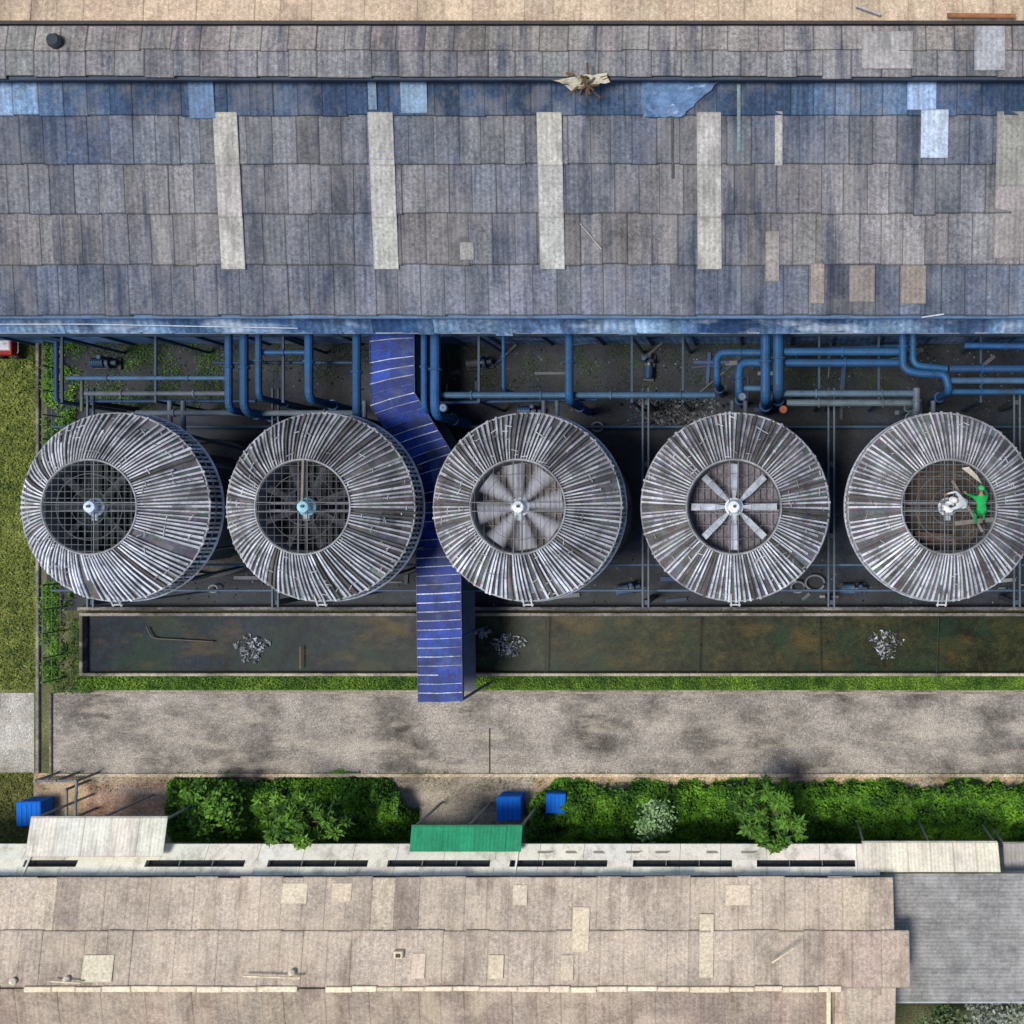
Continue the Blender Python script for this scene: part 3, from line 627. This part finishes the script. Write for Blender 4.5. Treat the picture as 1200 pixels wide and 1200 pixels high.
def leanto(name,u0,u1,v0,z0,v1,z1,c,n,dt=.5):
    e=empty(name); mb=MB(); a=S(u0,v0,z0);b=S(u1,v1,z1); wdt=(b.x-a.x)/n
    for k in range(n):
        x=a.x+wdt*k; cc=jit(c,.06); mb.quad((x+.01,b.y,z1+.01*(k%2)),(x+wdt+.02,b.y,z1+.01*(k%2)),(x+wdt+.02,a.y,z0+.01*(k%2)),(x+.01,a.y,z0+.01*(k%2)),cc)
    mb.build('roof_sheets',[surf(name+'_sheet',s1=1.2,a=.15,s2=9,b=.2,corr=0,period=.16,edge=.3,dirt=tuple(x*.45 for x in c),dirtamt=dt,dscale=1.1,dstretch=(2,.5,1))],e)
    mb=MB(); mb.box(a.x,b.x,a.y-.03,a.y+.03,z0-.14,z0-.03,tuple(x*.8 for x in c))
    for x in (a.x+.08,b.x-.08,(a.x+b.x)/2): mb.beam((x,a.y-.08,0),(x,a.y-.08,z0-.1),.08,.08,lin(150,150,145),up=(0,1,0)); mb.beam((x,a.y,z0-.07),(x,b.y,z1-.07),.06,.06,lin(150,150,145))
    mb.build('frame',[M_paint],e)
leanto('white_canopy',36,190,958,3.75,1004,4.1,lin(226,220,204),5,.7)
leanto('green_canopy',482,610,968,3.7,998,3.95,lin(40,140,98),7)
leanto('white_canopy',1010,1172,987,3.7,1022,4.2,lin(228,220,198),6,.4)
leanto('white_canopy',1175,1420,988,3.0,1021,3.3,lin(160,158,150),6)

# ------------------------------------------------------------------ storage bins
def bin_(u,v,s=1.0):
    c=S(u,v,1.0); e=empty('blue_storage_bin',(c.x,c.y,0)); mb=MB(); b=lin(16,104,200); h=.53*s
    mb.box(-h*.92,h*.92,-h*.92,h*.92,.08,.92,b,bev=.02); mb.box(-h,h,-h,h,.9,1.0,jit(b,.05),bev=.035)
    for k in (-.6,-.2,.2,.6): mb.box(h*k-.04,h*k+.04,-h*.85,h*.85,.995,1.02,tuple(x*1.15 for x in b),bev=.008)
    mb.box(-.15,.15,-h-.05,-h+.0,.75,.85,lin(14,70,140)); 
    for x in (-1,1):
        for y in (-1,1): mb.box(x*h*.7-.07,x*h*.7+.07,y*h*.7-.07,y*h*.7+.07,0,.08,lin(30,30,30))
    mb.build('bin_body',[M_cloth],e); e.rotation_euler[2]=U(-.06,.06)
bin_(33,954,1.02); bin_(596,948,1.02); bin_(651,942,.82)
e=empty('red_handcart',(S(3,405,0.8).x,S(3,405,.8).y,0)); mb=MB(); rc=lin(170,30,28)
mb.box(-.7,.42,-.4,.4,.45,.52,rc,bev=.02)
for (x0,x1,y0,y1) in ((-.7,.42,.36,.4),(-.7,.42,-.4,-.36),(-.7,-.66,-.36,.36),(.38,.42,-.36,.36)): mb.box(x0,x1,y0,y1,.5,.85,rc)
mb.box(-.3,.3,-.2,.3,.53,.8,lin(225,225,225),bev=.04)
for x in (-.5,.25):
    for y in (-.44,.44): mb.tube([(x,y-.04,.22),(x,y+.04,.22)],.22,lin(25,25,25),seg=16)
mb.tube(fillet([(.42,-.3,.5),(.8,-.3,.95),(.8,.3,.95),(.42,.3,.5)],.1),.02,lin(150,150,150)); mb.build('cart_body',[M_paint],e)
mb=MB(); g=lin(120,122,120)
for (p,q) in ((S(42,915,1.4),S(90,915,1.4)),(S(42,915,.5),S(90,915,.5)),(S(90,915,1.4),S(88,958,1.4)),(S(78,925,1.2),S(78,958,1.2))): mb.tube([p,q],.06,g,seg=8)
for (u,v) in ((42,915),(66,915),(90,915),(88,958),(78,925)): p=S(u,v,1.4); mb.tube([(p.x,p.y,0),(p.x,p.y,1.5)],.06,g,seg=8)
for k in range(12): p=S(44+k*4,915,1.4); mb.tube([(p.x,p.y,.5),(p.x,p.y,1.4)],.015,g,seg=5)
mb.build('metal_gate',[M_paint])
mb=MB(); a=S(50,400,1.5);b=S(50,800,1.5); n=14
for k in range(n+1):
    y=a.y+(b.y-a.y)*k/n; mb.tube([(a.x,y,0),(a.x,y,1.55)],.03,lin(90,92,90),seg=6)
for z in (.4,.95,1.5): mb.tube([(a.x,a.y,z),(a.x,b.y,z)],.014,lin(100,100,98),seg=5)
mb.build('wire_fence',[M_paint])

# ------------------------------------------------------------------ vegetation
def greens(pts,dark,bright,f=.5,seed=0,amp=.6):
    out=[]
    for p in pts:
        t=.45+amp*mn.noise(Vector((p[0]*f,p[1]*f,seed)))+.5*mn.noise(Vector((p[0]*2.3,p[1]*2.3,seed+4)))+U(-.25,.25); t=min(1,max(0,t)); k=U(.75,1.2)
        out.append(tuple((dark[i]*(1-t)+bright[i]*t)*k for i in range(3)))
    return out
def hedge(u0,u1,v0,v1,hmax,n,seed,name='hedge',slopeR=False,slopeL=False):
    e=empty(name); a=S(u0,v0,.8);b=S(u1,v1,.8); x0,x1=a.x,b.x; yt_,yb_=a.y,b.y
    def hgt(x,y):
        ed=min(x-x0,x1-x,y-yb_,yt_-y); s=min(1,max(0,ed/.45))**.5
        return hmax*s*max(.2,.8+.75*mn.noise(Vector((x*.8,y*.8,seed)))+.45*mn.noise(Vector((x*2,y*2,seed))))
    def yl(x):
        k=.45*mn.noise(Vector((x*.5,seed,0)))+.3*mn.noise(Vector((x*2,seed,2)))
        t=yt_+k
        if slopeR: t-=max(0,(x-(x1-1.4)))*1.0
        if slopeL: t-=max(0,((x0+1.2)-x))*.9
        return t
    P=[]
    while len(P)<n:
        x=U(x0,x1);y=U(yb_-.2,yt_+.4)
        if y>yl(x)+U(-.12,.12): continue
        h=hgt(x,y); P.append((x,y,max(.05,h-abs(random.gauss(0,.18)))))
    leafmesh('hedge_leaves',P,.17,greens(P,(.02,.075,.008),(.16,.36,.022),.6,seed),e,flat=.7,aspect=1.9)
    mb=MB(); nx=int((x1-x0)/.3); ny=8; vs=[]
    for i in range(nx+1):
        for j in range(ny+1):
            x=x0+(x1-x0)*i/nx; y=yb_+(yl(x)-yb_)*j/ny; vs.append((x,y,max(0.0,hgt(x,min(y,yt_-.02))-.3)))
    mb.add(vs,[(i*(ny+1)+j,(i+1)*(ny+1)+j,(i+1)*(ny+1)+j+1,i*(ny+1)+j+1) for i in range(nx) for j in range(ny)],(.012,.03,.008)); mb.build('hedge_dark_core',[M_dark],e)  # added dark core sheet that blocks the gaps between the leaves
hedge(190,484,916,987,1.1,22000,3,slopeR=True); hedge(612,1240,922,988,1.1,40000,8,slopeL=True)
def tree(u,v,z,rad,n,dark,bright,lsize,seed,long=False,name='broadleaf_tree'):
    c=S(u,v,z); e=empty(name,(c.x,c.y,0)); mb=MB(); random.seed(seed)
    mb.tube([(0,0,0),(.05,.03,z*.4),(0,.05,z*.75)],[.12,.09,.06],lin(90,75,58),seg=8)
    ends=[]
    nl=30
    for k in range(nl):
        th=k*2.4+U(-.3,.3); rr2=rad*U(.2,1.0)*(1+.25*math.sin(2*th+seed)); zz=z*U(.72,1.08)-rr2*.2; p=Vector((rr2*math.cos(th),rr2*math.sin(th),zz)); ends.append(p)
        s=Vector((0,.03,z*U(.4,.7))); mb.tube([s,s.lerp(p,.5)+Vector((0,0,.15)),p],[.045,.03,.012],lin(96,82,60),seg=6)
    mb.build('trunk_and_limbs',[M_dark],e)
    P=[];C=[];Dd=[]
    for k,p in enumerate(ends):
        cl=U(0,1)
        for j in range(n//nl):
            if long:
                th=U(0,6.28); r=U(.05,.3); q=p+Vector((math.cos(th)*r,math.sin(th)*r,U(-.08,.12)-r*.7)); Dd.append((math.cos(th),math.sin(th),-.5))
            else:
                q=p+Vector((random.gauss(0,.2),random.gauss(0,.2),random.gauss(0,.15))); Dd.append((U(-1,1),U(-1,1),U(-.4,.2)))
            t=min(1,max(0,cl*.6+.4*R()+(q.z-p.z))); g=U(.7,1.2); P.append(tuple(q)); C.append(tuple((dark[i]*(1-t)+bright[i]*t)*g for i in range(3)))
    leafmesh('crown_leaves',P,lsize,C,e,flat=.5,aspect=3.4 if long else 1.8,dirs=Dd)
tree(343,972,3.7,1.6,3000,(.012,.05,.008),(.17,.34,.035),.42,21,True); tree(902,974,3.7,1.6,3000,(.012,.05,.008),(.15,.32,.035),.42,22,True)
tree(240,952,2.2,1.25,2600,(.012,.05,.01),(.13,.29,.03),.22,23); tree(766,966,2.3,.6,1100,(.12,.24,.09),(.34,.5,.22),.17,24,name='pale_shrub')
tree(1165,1195,2.2,1.3,2200,(.10,.12,.08),(.34,.38,.30),.2,25,name='pale_shrub'); tree(1110,1205,2.0,.8,1000,(.03,.07,.02),(.2,.26,.12),.18,26)
random.seed(31)
def tufts(name,regs,n,dark,bright,h=.12,size=.13,dens=None,f=.5):
    P=[];tot=sum((b-a)*(d-c) for a,b,c,d in regs)
    for (a,b,c,d) in regs:
        k=int(n*(b-a)*(d-c)/tot)
        for _ in range(k):
            p=S(U(a,b),U(c,d),0); 
            if dens and mn.noise(Vector((p.x*dens,p.y*dens,2)))<U(-.25,.25): continue
            P.append((p.x,p.y,U(.01,h)))
    leafmesh(name,P,size,greens(P,dark,bright,f,5),None,flat=.6,aspect=2.6)
tufts('grass',[(-60,44,388,808)],20000,(.045,.085,.012),(.28,.32,.07),.1,.14)
tufts('grass',[(-60,38,906,1000)],5000,(.06,.08,.015),(.24,.24,.07),.1,.14)
tufts('verge_grass',[(90,1230,792,808)],17000,(.03,.08,.01),(.20,.34,.035),.14,.12)
tufts('weeds',[(52,90,395,520),(50,86,680,800)],8000,(.02,.07,.01),(.18,.38,.03),.3,.16,1.2)
tufts('weeds',[(86,265,398,440),(86,265,440,480)],9000,(.01,.05,.006),(.11,.24,.03),.12,.1,.9)
tufts('weeds',[(265,500,398,450),(520,1060,400,455)],13000,(.008,.03,.006),(.07,.15,.03),.1,.09,.9)
tufts('weeds',[(50,1230,903,926)],3600,(.05,.09,.02),(.2,.28,.06),.12,.11,1.0)
tufts('weeds',[(62,110,790,812),(84,104,725,790)],1500,(.02,.06,.01),(.14,.24,.03),.3,.13)
tufts('fallen_leaves',[(60,1230,812,905)],1500,(.05,.04,.02),(.3,.26,.18),.03,.07)
mb=MB()
for k in range(2600):
    if k<1400: u,v=U(60,1220),U(400,482)
    elif k<2000: u,v=U(60,1220),U(640,712)
    else: u,v=U(750,840)+random.gauss(0,10),U(468,500)
    p=S(u,v,0); s=U(.02,.06)*(1.5 if k>=2000 else 1); t=U(0,6.28); g=U(.02,.45)**1.5; d=[(p.x+s*math.cos(t+q*1.57)*U(.6,1.2),p.y+s*math.sin(t+q*1.57)*U(.6,1.2),.03) for q in range(4)]; top=(p.x,p.y,.03+s)
    mb.add(d+[top],[(0,1,4),(1,2,4),(2,3,4),(3,0,4)],(g,g*1.02,g*1.12))
mb.build('gravel',[M_paint])
mb=MB()
for k in range(60):
    u,v=(U(520,1200),U(400,500)) if R()<.6 else (U(200,1200),U(665,710)); p=S(u,v,0); a=random.choice((0,1.57,1.5,.1,.7)); l=U(.3,1.8); mb.beam((p.x,p.y,.08),(p.x+l*math.cos(a),p.y+l*math.sin(a),.1),U(.04,.2),.04,jit(random.choice((lin(84,88,94),lin(36,62,98),lin(120,120,122))),.5))
mb.build('scrap_boards',[M_paint])

# ------------------------------------------------------------------ workers
def worker(name,loc,rot,J,top,bottom,skin):
    names=list(J.keys()); me=bpy.data.meshes.new(name+'_skel')
    E=[('pelvis','belly'),('belly','chest'),('chest','neck'),('neck','skull')]
    for s in 'lr': E+=[('chest','sh'+s),('sh'+s,'el'+s),('el'+s,'wr'+s),('wr'+s,'pm'+s),('pelvis','hp'+s),('hp'+s,'kn'+s),('kn'+s,'an'+s),('an'+s,'to'+s)]
    rad=dict(pelvis=.15,belly=.14,chest=.165,neck=.062,skull=.07,sh=.075,el=.05,wr=.033,pm=.036,hp=.105,kn=.068,an=.045,to=.042)
    idx={n:i for i,n in enumerate(names)}; me.from_pydata([J[n] for n in names],[(idx[a],idx[b]) for a,b in E],[]); ob=bpy.data.objects.new('tmp',me); scene.collection.objects.link(ob)
    ob.modifiers.new('s','SKIN'); ob.modifiers.new('ss','SUBSURF').levels=2
    for i,n in enumerate(names):
        r=rad.get(n,rad.get(n[:2],.05)); me.skin_vertices[0].data[i].radius=(r,r); me.skin_vertices[0].data[i].use_root=(n=='pelvis')
    dg=bpy.context.evaluated_depsgraph_get(); dg.update(); ev=ob.evaluated_get(dg).to_mesh(); vs=[v.co.copy() for v in ev.vertices]; fs=[list(p.vertices) for p in ev.polygons]
    bpy.data.objects.remove(ob)
    def seg(e):
        n=e[1]; k=n[:2]
        if n in('neck','skull') : return skin
        if k=='pm': return skin
        if n in('belly','chest') or k in('sh','el','wr'): return top
        if k=='to': return lin(35,32,30)
        return bottom
    cols=[]
    for f in fs:
        c=sum((vs[i] for i in f),Vector())/len(f); best=None;bd=9
        for e in E:
            a,b=Vector(J[e[0]]),Vector(J[e[1]]); t=max(0,min(1,(c-a).dot(b-a)/max(1e-6,(b-a).length_squared))); d=(c-a.lerp(b,t)).length/(rad.get(e[1],rad.get(e[1][:2],.05))+.02)
            if d<bd: bd=d;best=e
        cols.append(jit(seg(best),.05,.01))
    root=empty(name,loc); root.rotation_euler[2]=rot; mb=MB(); mb.add(vs,fs,cols); 
    for s,sg in (('l',1),('r',-1)):
        w_=Vector(J['wr'+s]); p=Vector(J['pm'+s]); d=(p-w_).normalized(); side=d.cross(Vector((0,0,1))).normalized(); upv=side.cross(d)
        for k,(o,l) in enumerate(((-.03,.062),(-.01,.075),(.01,.07),(.03,.055))):
            b0=p+side*o; mb.tube([b0,b0+d*l*.5+upv*.005,b0+d*l*.85-upv*.02,b0+d*l-upv*.045],[.0095,.009,.0085,.006],skin,seg=6)
        b0=p-d*.03+side*.03*sg; mb.tube([b0,b0+side*.03*sg+d*.02,b0+side*.035*sg+d*.055-upv*.015],[.011,.010,.007],skin,seg=6)
    mb.build('body',[M_cloth],root,smooth=True)
    hd=Vector(J['skull']); nk=Vector(J['neck']); return root,hd,(hd-nk).normalized()
def head(root,ctr,up,fw,skin,hair,hat):
    fw=(fw-up*fw.dot(up)).normalized(); rt=fw.cross(up); mb=MB()
    def ell(c,rx,ry,rz,col,n=12,m=8,zmin=-1):
        vs=[];fs=[]
        for i in range(m+1):
            ph=math.pi*i/m
            for k in range(n):
                th=2*math.pi*k/n; zc=max(zmin,math.cos(ph)); vs.append(c+rt*rx*math.sin(ph)*math.cos(th)+fw*ry*math.sin(ph)*math.sin(th)+up*rz*zc)
        for i in range(m):
            for k in range(n): fs.append((i*n+k,(i+1)*n+k,(i+1)*n+(k+1)%n,i*n+(k+1)%n))
        mb.add(vs,fs,col)
    ell(ctr,.078,.098,.118,skin,16,12); ell(ctr+fw*.055-up*.06,.045,.045,.05,skin)
    for s in (-1,1): ell(ctr+rt*s*.032+fw*.088+up*.005,.012,.008,.008,(.8,.8,.8),8,6); ell(ctr+rt*s*.032+fw*.095+up*.005,.005,.004,.005,(.02,.02,.02),6,4); ell(ctr+rt*s*.08-up*.005,.012,.02,.032,skin,8,6)
    ell(ctr+fw*.105-up*.022,.013,.018,.022,skin,8,6); ell(ctr+fw*.096-up*.058,.024,.008,.007,(.3,.08,.06),8,6)
    ell(ctr-fw*.012+up*.018,.085,.1,.112,hair,16,10,-.15)
    if hat: ell(ctr+up*.045,.115,.135,.11,hat,18,10,0.0); ell(ctr+up*.047+fw*.03,.12,.165,.012,hat,18,6)
    mb.build('head',[M_cloth],root,smooth=True)
c5=cs[4]; sk_=(.32,.18,.11)
J=dict(pelvis=(0,-.12,.52),belly=(0,.06,.56),chest=(0,.28,.60),neck=(0,.45,.66),skull=(0,.54,.70),
 shl=(-.19,.33,.58),ell=(-.30,.42,.33),wrl=(-.42,.50,.09),pml=(-.46,.56,.06),shr=(.19,.33,.58),elr=(.27,.46,.34),wrr=(.24,.62,.10),pmr=(.23,.70,.06),
 hpl=(-.11,-.16,.48),knl=(-.14,-.16,.09),anl=(-.15,-.58,.08),tol=(-.15,-.76,.06),hpr=(.11,-.16,.48),knr=(.17,-.05,.09),anr=(.15,-.47,.08),tor=(.15,-.66,.06))
loc=Vector((c5.x+1.05,c5.y+.0,9.06)); rt,hd,up=worker('worker',loc,math.radians(4),J,lin(24,160,76),lin(18,128,64),sk_)
head(rt,hd+up*.09,(up+Vector((0,0,.35))).normalized(),Vector((0,.3,-1)),sk_,(.02,.016,.013),lin(60,170,100))
J2=dict(pelvis=(0,-.22,.30),belly=(0,-.12,.44),chest=(0,.06,.60),neck=(0,.20,.72),skull=(0,.25,.79),
 shl=(-.19,.08,.62),ell=(-.32,.28,.45),wrl=(-.22,.50,.34),pml=(-.18,.58,.31),shr=(.19,.08,.62),elr=(.33,.26,.44),wrr=(.20,.50,.30),pmr=(.15,.57,.26),
 hpl=(-.11,-.2,.28),knl=(-.24,.22,.46),anl=(-.18,.0,.08),tol=(-.2,.2,.05),hpr=(.11,-.2,.28),knr=(.24,.24,.46),anr=(.18,.02,.08),tor=(.2,.22,.05))
loc=Vector((c5.x+.32,c5.y+.15,9.06)); rt,hd,up=worker('worker',loc,math.radians(75),J2,lin(200,200,200),lin(110,112,118),sk_)
head(rt,hd+up*.09,(up+Vector((0,0,.6))).normalized(),Vector((0,1,-.5)),sk_,(.02,.016,.013),lin(215,210,200))
print('objects',len(bpy.data.objects))
